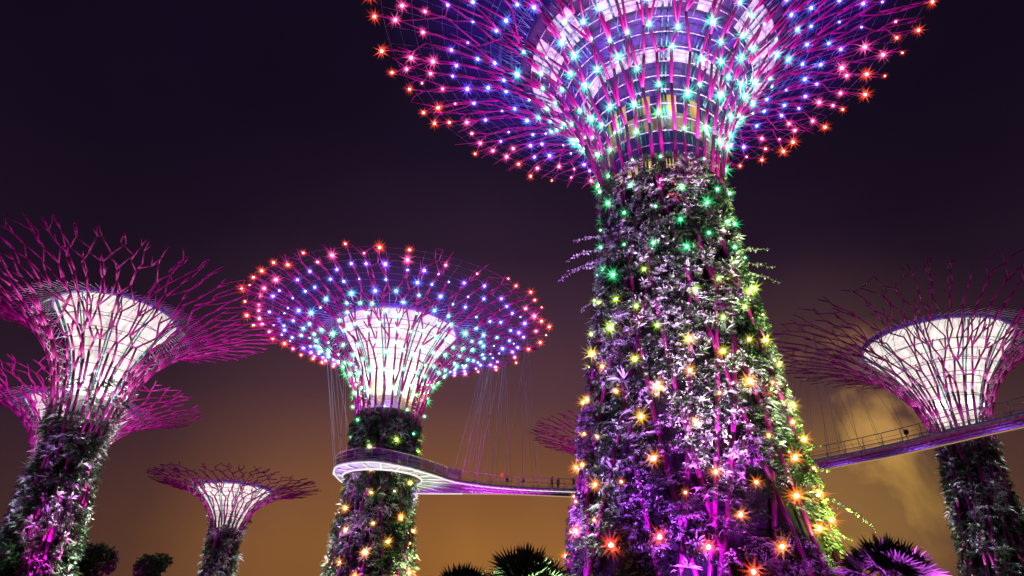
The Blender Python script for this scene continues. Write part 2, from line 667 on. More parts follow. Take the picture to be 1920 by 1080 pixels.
def branch_work(rng, skin, N, r0, r1, levels, dense=1.0):
    """forking, zigzag rods over the crown. Returns per stem a list of rods, and the joints of the crown.
    A strand keeps to its own sector (centre b, width w) and zigzags in it, so neighbours meet and part like a honeycomb."""
    stems, nodes = [[] for _ in range(N)], []
    strands = []                                    # stem, sector centre, width, forks, angle now, level jitter
    for i in range(N):
        b = (i + 0.12 * rng.uniform(-1, 1)) * 2 * PI / N
        strands.append((i, b, 2 * PI / N, 0, b, 0.0))
    rad = lambda s: r0 + (r1 - r0) * min(1, s) ** 0.7
    K = len(levels)
    for k in range(K - 1):
        s0, s1 = levels[k], levels[k + 1]
        nxt, ends = [], []
        strands.sort(key=lambda q: q[1])
        for oi, (st, b, w, fk, th, js) in enumerate(strands):
            a0 = s0 + js
            if fk == 0:
                pf = 0.0 if s0 < 0.08 else (0.28 if s0 < 0.3 else 0.6)
            elif fk == 1:
                pf = 0.0 if s0 < 0.40 else (0.34 if s0 < 0.6 else 0.6)
            else:
                pf = 0.08 if (fk == 2 and s0 > 0.75) else 0
            zig = 1 if (k + oi) % 2 else -1
            if rng.random() < pf:
                q = w * 0.27
                kids = [(b - w / 4, w / 2, fk + 1, b - q), (b + w / 4, w / 2, fk + 1, b + q)]
            else:
                amp = 0.10 if s0 < 0.2 else rng.uniform(0.18, 0.46) if s0 < 0.4 else rng.uniform(0.3, 0.85)
                kids = [(b, w, fk, b + zig * w * amp)]
            for b2, w2, f2, t2 in kids:
                j2 = rng.uniform(-0.32, 0.32) * (s1 - s0)
                if s0 > 0.74 and rng.random() < 0.12:      # a free end
                    e = a0 + (s1 - s0) * rng.uniform(0.5, 0.9)
                    tt = th + (t2 - th) * 0.6
                    stems[st].append((th, a0, tt, e, rad(a0), rad(e)))
                    nodes.append((tt, e))
                    continue
                stems[st].append((th, a0, t2, s1 + j2, rad(a0), rad(s1)))
                nodes.append((t2, s1 + j2))
                nxt.append((st, b2, w2, f2, t2, j2))
                ends.append((st, t2, s1 + j2, w2))
            if s0 > 0.3 and rng.random() < 0.42 * dense:    # a spur with a free end
                e = a0 + (s1 - s0) * rng.uniform(0.45, 0.8)
                tt = th - zig * w * rng.uniform(0.25, 0.45)
                stems[st].append((th, a0, tt, e, rad(a0) * 0.85, rad(e) * 0.75))
        ends.sort(key=lambda q: q[1])
        for a in range(len(ends)):                          # links between neighbours
            b_ = ends[(a + 1) % len(ends)]
            a_ = ends[a]
            dth = (b_[1] - a_[1]) % (2 * PI)
            if s0 > 0.12 and dth < a_[3] * 0.95 and rng.random() < 0.55 * dense:
                stems[a_[0]].append((a_[1], a_[2], a_[1] + dth, b_[2], rad(s1) * 0.8, rad(s1) * 0.8))
        strands = nxt
    return stems, nodes


def crown_colour(s, rng):
    s += rng.uniform(-0.035, 0.035)
    for lim, k_ in ((0.16, 'green'), (0.42, 'teal'), (0.54, 'cyan'), (0.72, 'blue'), (0.83, 'violet'), (0.93, 'pink')):
        if s < lim:
            return k_
    return 'red'


def trunk_colour(u, rng):
    """u = 0 at the foot, 1 at the neck"""
    u += rng.uniform(-0.05, 0.05)
    for lim, k_ in ((0.24, 'red'), (0.36, 'orange'), (0.5, 'amber'), (0.62, 'yellow'), (0.74, 'lime')):
        if u < lim:
            return k_
    return 'green'


def spot(parent_loc, loc, target, color, power, size_deg, blend=0.6, radius=0.15):
    l = bpy.data.lights.new('flood_lamp', 'SPOT')
    l.energy = power
    l.color = color
    l.spot_size = math.radians(size_deg)
    l.spot_blend = blend
    l.shadow_soft_size = radius
    o = bpy.data.objects.new('flood_lamp', l)
    o.location = loc
    d = Vector(target) - Vector(loc)
    o.rotation_euler = d.to_track_quat('-Z', 'Y').to_euler()
    col.objects.link(o)
    return o


def point(loc, color, power, radius=0.3):
    l = bpy.data.lights.new('point_light', 'POINT')
    l.energy = power
    l.color = color
    l.shadow_soft_size = radius
    o = bpy.data.objects.new('point_light', l)
    o.location = loc
    col.objects.link(o)
    return o


MAG, PUR, WHT = (0.8, 0.02, 0.76), (0.45, 0.06, 1), (1, 0.97, 0.92)
MEMBRANE_CACHE = {}


def steel_tree(label, c, H, R, zn, rn, trunk, N=24, r0=0.2, r1=0.06, seed=1, core=(0.70, 0.965, 0.42, 0.62), core_lit=1.1, hoops=9,
               n_leaf=2600, leaf=0.75, weights=None, bare=0.25, mag=1.0, lit=None, levels=None, shape=SHAPE, core_fn=None, ribs=10, wires=True,
               inner=(0.95, 1.0, 0.9), inner_power=1.7, crown_glow=False, leaf_top=1.0, climbing=0, outer=0.4, group='steel tree towers wrapped in plants'):
    """trunk: list of (z, radius) from the ground to the neck"""
    rng = random.Random(seed)
    rs = np.random.RandomState(seed)
    root = empty('steel_tree', (c[0], c[1], 0))
    tag(root, label, 'steel tree', group)
    tz = np.array([q[0] for q in trunk] + [zn])
    tr = np.array([q[1] for q in trunk] + [rn])
    rad = lambda z: np.interp(z, tz, tr)
    skin = Skin(rn, zn, R, H, shape)
    # trunk
    mb = MB()
    zz = np.linspace(-0.5, zn - 0.3, 24)
    mb.lathe([(0.3, -0.5)] + [(rad(z) - 0.28, z) for z in zz] + [(0.3, zn - 0.3)], seg=40)
    mb.build('trunk', SOIL, root, True)
    w = weights or {'dark': 0.4, 'mid': 0.2, 'pale': 0.2, 'silver': 0.2}
    planting(rs, lambda z: rad(z) - 0.25, (0, 0), 0, zn + leaf_top, n_leaf, leaf, w, bare, 0.65, 0.8).build('planting', LEAF, root)
    if climbing:
        # plants that climb the lowest rods of the crown
        rz = lambda z: np.interp(z, skin.p[:, 1], skin.p[:, 0])
        planting(rs, lambda z: rz(z) - 0.35, (0, 0), zn, zn + climbing, int(n_leaf * 0.09), leaf * 0.8, w, 0.62, 0.6).build('climbing_plants', LEAF, root)
    # rods
    lv = levels or [0, .1, .19, .28, .36, .44, .52, .60, .68, .76, .84, .92, 1.0]
    stems, nodes = branch_work(rng, skin, N, r0, r1, lv)
    for i, rods in enumerate(stems):
        mb = MB()
        a = np.array(rods)
        if len(a):
            P0, P1 = skin.P(a[:, 0], a[:, 1]), skin.P(a[:, 2], a[:, 3])
            mb.tubes(P0, P1, a[:, 4], a[:, 5], 6)
        # the stem runs on down the trunk, slanting
        th0 = rods[0][0] if rods else i * 2 * PI / N
        drift = rng.uniform(0.4, 1.3) * (1 if i % 2 else -1)
        z = np.linspace(zn, 0.2, 14)
        sink = rng.uniform(0.02, 0.36)
        th = th0 + drift * (zn - z) / zn
        rr = rad(z) + 0.16 - sink * np.clip((zn - z) / 3, 0, 1)
        rr[0] = rn
        mb.path(np.stack([rr * np.cos(th), rr * np.sin(th), z], 1), r0 * 0.92, 6)
        mb.build('branch', MAGENTA, root, True)
    # hoops of pale tube inside the rods
    for k in range(hoops):
        s = 0.02 + 0.46 * k / max(1, hoops - 1)
        mb = MB()
        n = 2 * N
        th = (np.arange(n) + 0.5 * (k % 2)) * 2 * PI / n
        mb.path(skin.P(th, s, -0.22), 0.055 * (r0 / 0.2) ** 0.5, 5, True)
        # short stays from the hoop to the core side
        if k % 2 == 0 and s > 0.1:
            p = skin.P(th[::2], s, -0.22)
            q = skin.P(th[::2] + PI / n, s + 0.05, -0.9)
            mb.tubes(p, q, 0.035 * (r0 / 0.2), 0.035 * (r0 / 0.2), 4)
        mb.build('hoop', HOOP, root)
    if wires and lit:
        mb = MB()
        n = 3 * N
        for s in np.linspace(0.5, 0.97, 11):
            th = (np.arange(n) + rng.random()) * 2 * PI / n
            mb.path(skin.P(th, s, -0.12), 0.013 * (r0 / 0.17), 3, True)
        for k in range(2 * N):
            th = (k + 0.5) * PI / N
            sv = np.linspace(0.42, 0.97, 9)
            mb.path(skin.P(np.full(9, th), sv, -0.12), 0.013 * (r0 / 0.17), 3)
        mb.build('wire_net', WIRE, root)
    if crown_glow:
        # added veil inside the rods that imitates a blue glow
        mb = MB()
        sv = np.linspace(0.47, 0.985, 20)
        r_, z_ = skin.rz(sv, -0.32)
        mb.lathe(np.stack([r_, z_], 1), seg=96)
        mb.build('glow_veil', veil_material('blue_glow_veil', R), root, True)
        for k in range(12):  # blue point lights added to brighten the veil
            th = (k + 0.25) * PI / 6
            for s_, pw in ((0.56, 200), (0.74, 300)):
                p = skin.P(np.array([th]), np.array([s_]), -1.6)[0]
                point((c[0] + p[0], c[1] + p[1], p[2]), (0.12, 0.13, 1), pw * (R / 20), 0.2)
    # core
    if core_fn:
        core_fn(root, rng, rs, skin)
    else:
        b, t, rt, rbm = core
        z0, z1 = b * H, t * H
        ra, rb_ = rn * rbm, R * rt
        mb = MB()
        pr = [(ra * 0.96, zn - 2), (ra, z0)]
        for u in np.linspace(0.08, 1, 12):
            pr.append((ra + (rb_ - ra) * (0.42 * u + 0.58 * u ** 2.1), z0 + (z1 - z0) * u))
        white = membrane('white_membrane', (1, 0.94, 0.80), core_lit * 0.85, z1, z0, 6, 0.45, (0.42, 0.44, 0.40))  # floodlit white of the core set as emission
        mb.lathe(pr[1:], seg=64)
        co = mb.build('crown_core', white, root, True)
        mb = MB()
        mb.lathe(pr[:2], seg=40)
        mb.build('core_shaft', CONCRETE, root, True)
        mb = MB()
        mb.lathe([(pr[-1][0], z1), (pr[-1][0] + 0.25, z1 + 0.05), (pr[-1][0] + 0.25, z1 + 0.55), (0.1, z1 + 0.7)], seg=64)
        mb.build('core_cap', PURPLE_CAP, co)
        mb = MB()
        n = 3 * N
        th = np.arange(n) * 2 * PI / n
        a = np.stack([(pr[-1][0] + 0.2) * np.cos(th), (pr[-1][0] + 0.2) * np.sin(th), np.full(n, z1 + 0.3)], 1)
        for dt in (-1.2, 0.8):
            mb.tubes(a, skin.P(th + dt * 2 * PI / n, 0.60 + 0.05 * dt, -0.15), 0.035, 0.03, 4)
        mb.build('stay_wires', HOOP, co)
        for k in range(ribs):
            th = (k + 0.3) * 2 * PI / ribs
            for dth in (-0.035, 0.035):
                pts = np.array([((r + 0.12) * math.cos(th + dth), (r + 0.12) * math.sin(th + dth), z) for r, z in pr[1:]])
                m2 = MB()
                m2.path(pts, 0.10 * (r0 / 0.2), 4)
                m2.build('rib', RIB, co)
    # lamps that light the rods and the core: a ring of floodlights at the neck, outside and inside the rods
    for k in range(6):
        th = (k + 0.5) * PI / 3
        rr = rn + 4.5
        p = (c[0] + rr * math.cos(th), c[1] + rr * math.sin(th), zn - 7)
        q = (c[0] + (rn + (R - rn) * 0.5) * math.cos(th), c[1] + (rn + (R - rn) * 0.5) * math.sin(th), H - 2)
        spot(None, p, q, MAG, 7000 * mag * (H / 42), 110, 0.9, 0.3)
        # and floodlights on the ground that reach the outer crown
        th2 = th + PI / 6
        spot(None, (c[0] + (rn + 9) * math.cos(th2), c[1] + (rn + 9) * math.sin(th2), 0.5), (c[0] + R * 0.8 * math.cos(th2), c[1] + R * 0.8 * math.sin(th2), H), MAG,
             90000 * mag * outer * (H / 42) ** 2, 48, 0.9, 0.3)
        s_ = 0.16
        p = skin.P(np.array([th]), np.array([s_]), -0.9)[0]
        point((c[0] + p[0], c[1] + p[1], p[2]), inner, 260 * (H / 42) * inner_power, 0.2)
    lamps = []
    if lit:
        # lamps on the rods' joints
        cand = [q for q in nodes if 0.05 < q[1] < 1.02]
        rng.shuffle(cand)
        kept = []
        for th, s in cand:
            p = skin.P(th, min(s, 1.01), 0.12)
            d = lit['gap'] * (0.75 + 0.4 * min(1, s))
            if all(np.linalg.norm(p - q) > d for q in kept):
                kept.append(p)
                lamps.append((p, crown_colour(max(s, 0) ** lit.get('tone', 1.0), rng), lit.get('crown', 1.25) * rng.choice((0.6, 0.85, 1.0, 1.0, 1.15, 1.3))))
        # lamps among the plants
        got = 0
        tk = []
        for _ in range(6000):
            z = rng.uniform(3, zn + 0.5)
            th = rng.uniform(0, 2 * PI)
            r = rad(z) + 0.42
            p = np.array([r * math.cos(th), r * math.sin(th), z])
            if all(np.linalg.norm(p - q) > lit['trunk_gap'] for q in tk):
                tk.append(p)
                if z > lit.get('trunk_from', 0):
                    lamps.append((p, trunk_colour(z / zn * lit.get('shift', 1), rng), rng.choice((0.65, 0.85, 1.0, 1.15, 1.3)) * (1.2 - 0.3 * z / zn)))
        # parent space = tree space; sort needs world distance
        off = np.array([c[0], c[1], 0])
        put_lamps_local(root, lamps, lit['bulb'], lit['star'], rng, off)
    return root, skin, rad, rs


def put_lamps_local(root, lamps, rb, rsz, rng, off):
    cam = np.array([0, 0, 1.6]) - off
    front = [q for q in lamps]
    front.sort(key=lambda q: np.linalg.norm(q[0] - cam) / q[2])
    # lamps in view first: those on the side facing the camera or in the open crown
    cd = cam[:2] / np.linalg.norm(cam[:2])
    vis = [q for q in front if (q[0][:2] @ cd) > -2.0 or np.hypot(*q[0][:2]) > 9]
    hid = [q for q in front if not ((q[0][:2] @ cd) > -2.0 or np.hypot(*q[0][:2]) > 9)]
    put_sorted(root, vis + hid, rb, rsz, rng)


def put_sorted(parent, lamps, rb, rsz, rng, keep=100):
    for p, k_, sz in lamps[:keep]:
        o = bpy.data.objects.new('lamp', BULB_MESH[k_])
        col.objects.link(o)
        o.parent = parent
        o.location = p
        o.scale = (rb * sz,) * 3
        o['label'] = k_ + ' glowing lamp'
        s = bpy.data.objects.new('glass_star', STAR_MESH[k_])  # added glare shape round the bulb, no part of the lamp
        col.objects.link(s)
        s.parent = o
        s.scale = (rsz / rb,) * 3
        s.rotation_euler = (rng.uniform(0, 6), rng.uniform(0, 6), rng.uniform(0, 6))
    rest = lamps[keep:]
    if rest:
        names = list(LAMP_COLORS)
        mb, ms = MB(), MB()
        for p, k_, sz in rest:
            i = names.index(k_)
            mb.add(ICO1[0] * rb * sz + p, tris=ICO1[1], mi=i)
            q = Matrix.Rotation(rng.uniform(0, 6), 3, 'Z') @ Matrix.Rotation(rng.uniform(0, 6), 3, 'X')
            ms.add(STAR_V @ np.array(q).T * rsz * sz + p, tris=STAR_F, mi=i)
        o = mb.build('lamps', [BULB[n] for n in names], parent, True)
        o['kind'] = 'stuff'
        s = ms.build('glare_stars', [GLARE[n] for n in names], o)
        s['kind'] = 'stuff'


PURPLE_CAP = membrane('violet_lit_trim', (0.28, 0.05, 1.0), 0.5, 1, 0, 1, 0.5, (0.3, 0.2, 0.5))

# ------------------------------------------------------------------ ground
mb = MB()
mb.add([(-3000, -3000, 0), (3000, -3000, 0), (3000, 3000, 0), (-3000, 3000, 0)], [(0, 1, 2, 3)])
g = mb.build('ground', material('night_lawn', (0.03, 0.05, 0.02), 0.9, 0, 0.5, 0.3))
tag(g, kind='structure')

# ------------------------------------------------------------------ the great tree in front
def great_core(root, rng, rs, skin):
    prof = [(3.3, 30.2), (3.4, 31.2), (3.4, 31.25), (3.45, 32.6), (3.5, 34.6), (3.75, 34.7), (3.85, 35.9), (3.6, 35.95), (3.75, 37.6), (4.3, 38.6), (5.0, 39.7),
            (5.5, 40.4), (6.4, 41.3), (7.6, 42.2), (9.0, 43.2), (9.6, 43.55), (10.3, 43.9)]
    def ring(name, i, j, m, parent, seg=64, th0=0, th1=2 * PI, off=0.0):
        b = MB()
        b.lathe([(r + off, z) for r, z in prof[i:j + 1]], seg=seg, th0=th0, th1=th1)
        return b.build(name, m, parent, True)
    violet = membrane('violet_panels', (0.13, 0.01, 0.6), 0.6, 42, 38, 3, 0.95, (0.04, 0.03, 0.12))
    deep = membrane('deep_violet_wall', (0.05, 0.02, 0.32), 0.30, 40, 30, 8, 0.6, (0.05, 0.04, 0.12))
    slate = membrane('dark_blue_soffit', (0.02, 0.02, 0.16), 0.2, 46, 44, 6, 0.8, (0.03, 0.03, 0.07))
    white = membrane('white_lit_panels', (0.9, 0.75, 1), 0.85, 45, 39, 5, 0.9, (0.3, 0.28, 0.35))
    gold = membrane('gold_lit_room', (1, 0.62, 0.10), 0.55, 38, 36, 1, 0.4, (0.5, 0.35, 0.1))
    speck = membrane('speckled_railing', (0.8, 0.62, 0.3), 0.35, 36, 34, 1, 1.0, (0.2, 0.15, 0.1))
    yel = membrane('yellow_lit_opening', (1, 0.75, 0.08), 0.9, 32, 30, 1, 0.4)
    body = ring('crown_core', 3, 4, deep, root)
    ring('shaft', 0, 1, deep, body)
    for k in range(7):
        th = -PI / 2 + (k - 3) * 0.42
        ring('lit_opening', 2, 3, yel, body, 8, th - 0.13, th + 0.13, 0.04)
    ring('wall', 1, 3, deep, body)
    ring('balcony', 4, 7, speck, body)
    ring('wall', 7, 8, deep, body)
    for k in range(9):
        th = -PI / 2 + (k - 4) * 0.5
        ring('window', 7, 8, gold, body, 8, th - 0.17, th + 0.17, 0.05)
    ring('panel_ring', 8, 10, deep, body)
    ring('panel_ring', 10, 11, white, body)
    ring('panel_ring', 11, 13, violet, body)
    ring('panel_ring', 13, 14, deep, body)
    for k in range(14):
        th = k * 2 * PI / 14
        ring('white_panel', 13, 15, white, body, 8, th, th + rng.uniform(0.2, 0.4), 0.03)
    ring('panel_ring', 14, 16, slate, body)
    b = MB()
    b.lathe([(10.3, 43.9), (10.5, 44.0), (10.5, 44.5), (0.2, 44.8)], seg=64)
    b.build('roof', slate, body)
    b = MB()
    n = 90
    th = np.arange(n) * 2 * PI / n
    a = np.stack([10.5 * np.cos(th), 10.5 * np.sin(th), np.full(n, 44.3)], 1)
    for dt in (-1.5, -0.5, 0.6):
        b.tubes(a, skin.P(th + dt * 2 * PI / n, 0.66 + 0.04 * dt, -0.2), 0.03, 0.025, 4)
    for u in (0.25, 0.5, 0.75):
        q = a + (skin.P(th, 0.66, -0.2) - a) * u
        b.path(q, 0.03, 4, True)
    b.build('stay_wires', RIB, body)
    for k in range(14):
        th = (k + 0.35) * 2 * PI / 14
        for dth in (-0.03, 0.03):
            pts = np.array([((r + 0.22) * math.cos(th + dth), (r + 0.22) * math.sin(th + dth), z) for r, z in prof if z not in (34.7, 35.9)])
            m2 = MB()
            m2.path(pts, 0.085, 4)
            m2.build('rib', RIB, body)


GC = (10.7, 40.0)
great, gskin, grad, grs = steel_tree(
    'tallest steel tree with a thick leafy trunk of coloured lamps, nearest', GC, 49.5, 23.2, 31.2, 4.15,
    [(0, 8.0), (6, 7.0), (13, 6.05), (21.5, 4.9), (28, 4.15)], N=36, r0=0.145, r1=0.045, seed=11, hoops=14, n_leaf=46000, leaf=0.20, crown_glow=True, leaf_top=1.0, inner=(0.35, 0.95, 1), inner_power=0.2,
    weights={'dark': 0.54, 'mid': 0.10, 'light': 0.03, 'pale': 0.09, 'silver': 0.20, 'purple': 0.03, 'red': 0.01}, bare=0.2, mag=0.75, outer=0.7, core_fn=great_core,
    lit=dict(gap=1.5, trunk_gap=1.8, bulb=0.08, star=0.64))

# ------------------------------------------------------------------ the other trees
MC = (-15.4, 85.0)
mid, mskin, mrad, mrs = steel_tree(
    'steel tree with a round crown of rainbow lamps beside the loop of walkway', MC, 42, 20.5, 29, 4.2,
    [(0, 5.7), (10, 4.6), (16, 4.0), (21, 3.75), (26, 3.8)], N=28, r0=0.17, r1=0.06, seed=22, core=(0.73, 0.962, 0.385, 0.66), core_lit=1.2, n_leaf=11000, leaf=0.42, leaf_top=-1.0, crown_glow=True,
    weights={'dark': 0.45, 'mid': 0.2, 'pale': 0.22, 'silver': 0.13}, bare=0.15, mag=0.6, outer=0.85,
    lit=dict(gap=1.5, trunk_gap=2.6, shift=0.82, tone=1.5, crown=1.1, bulb=0.10, star=0.82))
LC = (-45.5, 71.5)
left, lskin, lrad, lrs = steel_tree(
    'steel tree with unlit purple branches and white core at the left edge', LC, 37, 18, 22.5, 3.0,
    [(0, 3.7), (8, 3.15), (13, 2.8), (18, 2.45), (21, 2.55)], N=28, r0=0.17, r1=0.055, seed=33, core=(0.68, 0.95, 0.35, 0.62), core_lit=1.1, n_leaf=10000, leaf=0.38, climbing=4.5,
    weights={'dark': 0.62, 'mid': 0.16, 'pale': 0.13, 'silver': 0.09}, bare=0.42, mag=0.5)
RC = (51.4, 75.0)
right, rskin, rrad, rrs = steel_tree(
    'steel tree with bright white core behind the straight walkway', RC, 38, 19.3, 24.5, 2.7,
    [(0, 4.2), (8, 3.5), (16, 2.9), (22, 2.5)], N=28, r0=0.16, r1=0.05, seed=44, core=(0.68, 0.955, 0.41, 0.72), core_lit=1.2, n_leaf=6500, leaf=0.38,
    weights={'dark': 0.5, 'mid': 0.12, 'pale': 0.14, 'silver': 0.14}, bare=0.45, mag=0.17)
SC = (-48.4, 125.0)
small, sskin, srad, srs = steel_tree(
    'small distant steel tree with a slender trunk between two taller ones', SC, 28.4, 14.6, 20.0, 2.5,
    [(0, 3.2), (10, 2.6), (17, 2.25)], N=22, r0=0.17, r1=0.06, seed=55, core=(0.72, 0.95, 0.42, 0.7), core_lit=1.1, n_leaf=3200, leaf=0.45, climbing=2.5,
    weights={'dark': 0.4, 'mid': 0.15, 'pale': 0.25, 'silver': 0.2}, bare=0.35, mag=0.22, wires=False)
BC = (-55.5, 86.0)
behind, bskin, brad, brs = steel_tree(
    'steel tree half hidden behind the leafy trunk of the leftmost tree', BC, 30.4, 14.5, 20.5, 3.0,
    [(0, 4.5), (10, 3.6), (17, 3.1)], N=22, r0=0.17, r1=0.055, seed=66, core=(0.70, 0.95, 0.42, 0.62), core_lit=0.9, n_leaf=3600, leaf=0.42, climbing=3.5,
    weights={'dark': 0.45, 'mid': 0.2, 'pale': 0.2, 'silver': 0.15}, bare=0.2, mag=0.42, wires=False)
FC = (24, 137)
far, fskin, frad, frs = steel_tree(
    'farthest steel tree, only a magenta crown edge showing behind the thick trunk', FC, 43, 19, 29, 3.4,
    [(0, 5), (10, 4), (22, 3.4)], N=22, r0=0.19, r1=0.07, seed=77, core_lit=1.2, n_leaf=700, leaf=0.9, bare=0.2, mag=0.6, wires=False)

# trailing shoots at the sides of the great tree
def shoots():
    rs = np.random.RandomState(8)
    for th_deg, z, ln, sag in ((183, 27.5, 1.9, 0.6), (186, 26.3, 2.3, 0.9), (183, 25.2, 2.6, 1.3), (180, 25.9, 1.6, 0.7), (186, 22.5, 1.2, 0.4),
                               (-2, 27.0, 2.2, -0.1), (2, 26.2, 2.4, 0.1), (-3, 25.0, 2.2, 0.7), (5, 13.2, 1.8, 0.1), (0, 11.9, 1.7, -0.2),
                               (-6, 10.2, 2.6, 1.4), (-3, 8.4, 1.5, 0.0), (-2, 7.3, 1.4, 0.2), (-8, 5.6, 1.8, 0.6)):
        th = math.radians(th_deg)
        r = float(grad(z)) + 0.1
        d = (math.cos(th), math.sin(th), rs.uniform(-0.25, 0.25))
        vine(rs, (r * math.cos(th), r * math.sin(th), z), d, ln * 1.2, sag * 1.4, 0.18).build('trailing_shoot', LEAF, great)
shoots()

# ------------------------------------------------------------------ floodlights on the planted trunks
def trunk_floods(c, rows, rad):
    """rows: (azimuth deg, distance from axis, target height, colour, power, cone deg, target offset deg)"""
    for az, d, tz_, colr, pw, cone in rows:
        a = math.radians(az)
        spot(None, (c[0] + d * math.cos(a), c[1] + d * math.sin(a), 0.4), (c[0] + float(rad(tz_)) * math.cos(a), c[1] + float(rad(tz_)) * math.sin(a), tz_), colr, pw, cone, 0.8, 0.2)

trunk_floods(GC, [
    (-95, 12, 26, WHT, 62000, 30), (-58, 13, 24, (0.8, 1.0, 0.6), 44000, 30), (-128, 13, 26, (0.75, 0.5, 1), 26000, 30),
    (-108, 11.5, 12, PUR, 28000, 50), (-94, 11.0, 13, MAG, 30000, 30), (-165, 12, 20, PUR, 36000, 60), (-92, 11, 18, (0.8, 0.06, 1), 20000, 26),
    (-15, 13, 16, (0.5, 1.0, 0.10), 50000, 55), (-40, 12, 13, (0.6, 1.0, 0.18), 26000, 40), (-80, 15, 15, WHT, 3500, 34), (-150, 14, 10, PUR, 30000, 40),
], grad)
trunk_floods(MC, [(-55, 10, 15, (0.8, 1.0, 0.6), 12000, 40), (-112, 9.5, 15, PUR, 26000, 34), (-150, 11, 15, WHT, 30000, 45), (-97, 9.5, 14, MAG, 15000, 28), (-20, 10, 15, (0.75, 1, .4), 36000, 45)], mrad)
trunk_floods(LC, [(-5, 9, 16, WHT, 70000, 40), (-48, 9, 12, MAG, 60000, 24), (-60, 9, 18, PUR, 24000, 20), (-150, 9, 13, PUR, 30000, 30), (-95, 9, 15, (0.7, 1, 0.75), 7000, 30), (170, 9, 16, (0.8, 1, 0.7), 70000, 45)], lrad)
trunk_floods(RC, [(-175, 7, 15, WHT, 26000, 40), (-20, 7, 17, WHT, 26000, 40), (-110, 7, 15, (0.9, 1, 0.95), 8000, 26), (195, 6.5, 13, PUR, 16000, 36)], rrad)
trunk_floods(SC, [(-165, 7, 16, WHT, 24000, 45), (-15, 7, 16, WHT, 24000, 45), (-85, 7, 13, PUR, 6000, 36)], srad)
trunk_floods(BC, [(-20, 10, 18, WHT, 12000, 50), (-160, 10, 18, PUR, 10000, 50)], brad)
for dx, dy in ((0.5, -3.4), (-2.6, -2.4)):
    point((MC[0] + dx, MC[1] + dy, 29.0), (0.45, 0.1, 1), 160, 0.2)
# warm lamps at the foot of the centre tree's white core
for dx, dy in ((3.6, -2.2), (-1.5, -4.2), (4.2, 1.5)):
    point((MC[0] + dx, MC[1] + dy, 31.2), (1, 0.75, 0.08), 260, 0.2)

# ------------------------------------------------------------------ the aerial walkway
DZ = 21.0
HOLE, HR = np.array([-15.2, 85.0]), 4.75
NEAR = [(-20.8, 83), (-19.4, 79.2), (-15.4, 76.7), (-12.2, 78.5), (-9.5, 81.4), (-6, 85.8), (0.8, 88.5), (9, 89.0)]
FAR = [(-20.8, 83), (-20.3, 88.6), (-17, 92.2), (-12, 92.7), (-5.5, 92.0), (0.8, 91.5), (9, 91.9)]
REST_N = [(9, 89.0), (18, 86), (26, 79.6), (32.2, 72.2), (37.1, 65.7), (40.7, 59.5), (43.6, 54.6), (47.5, 45)]


def smooth2(pts, n):
    p = spline([(x, y) for x, y in pts], n)
    return p


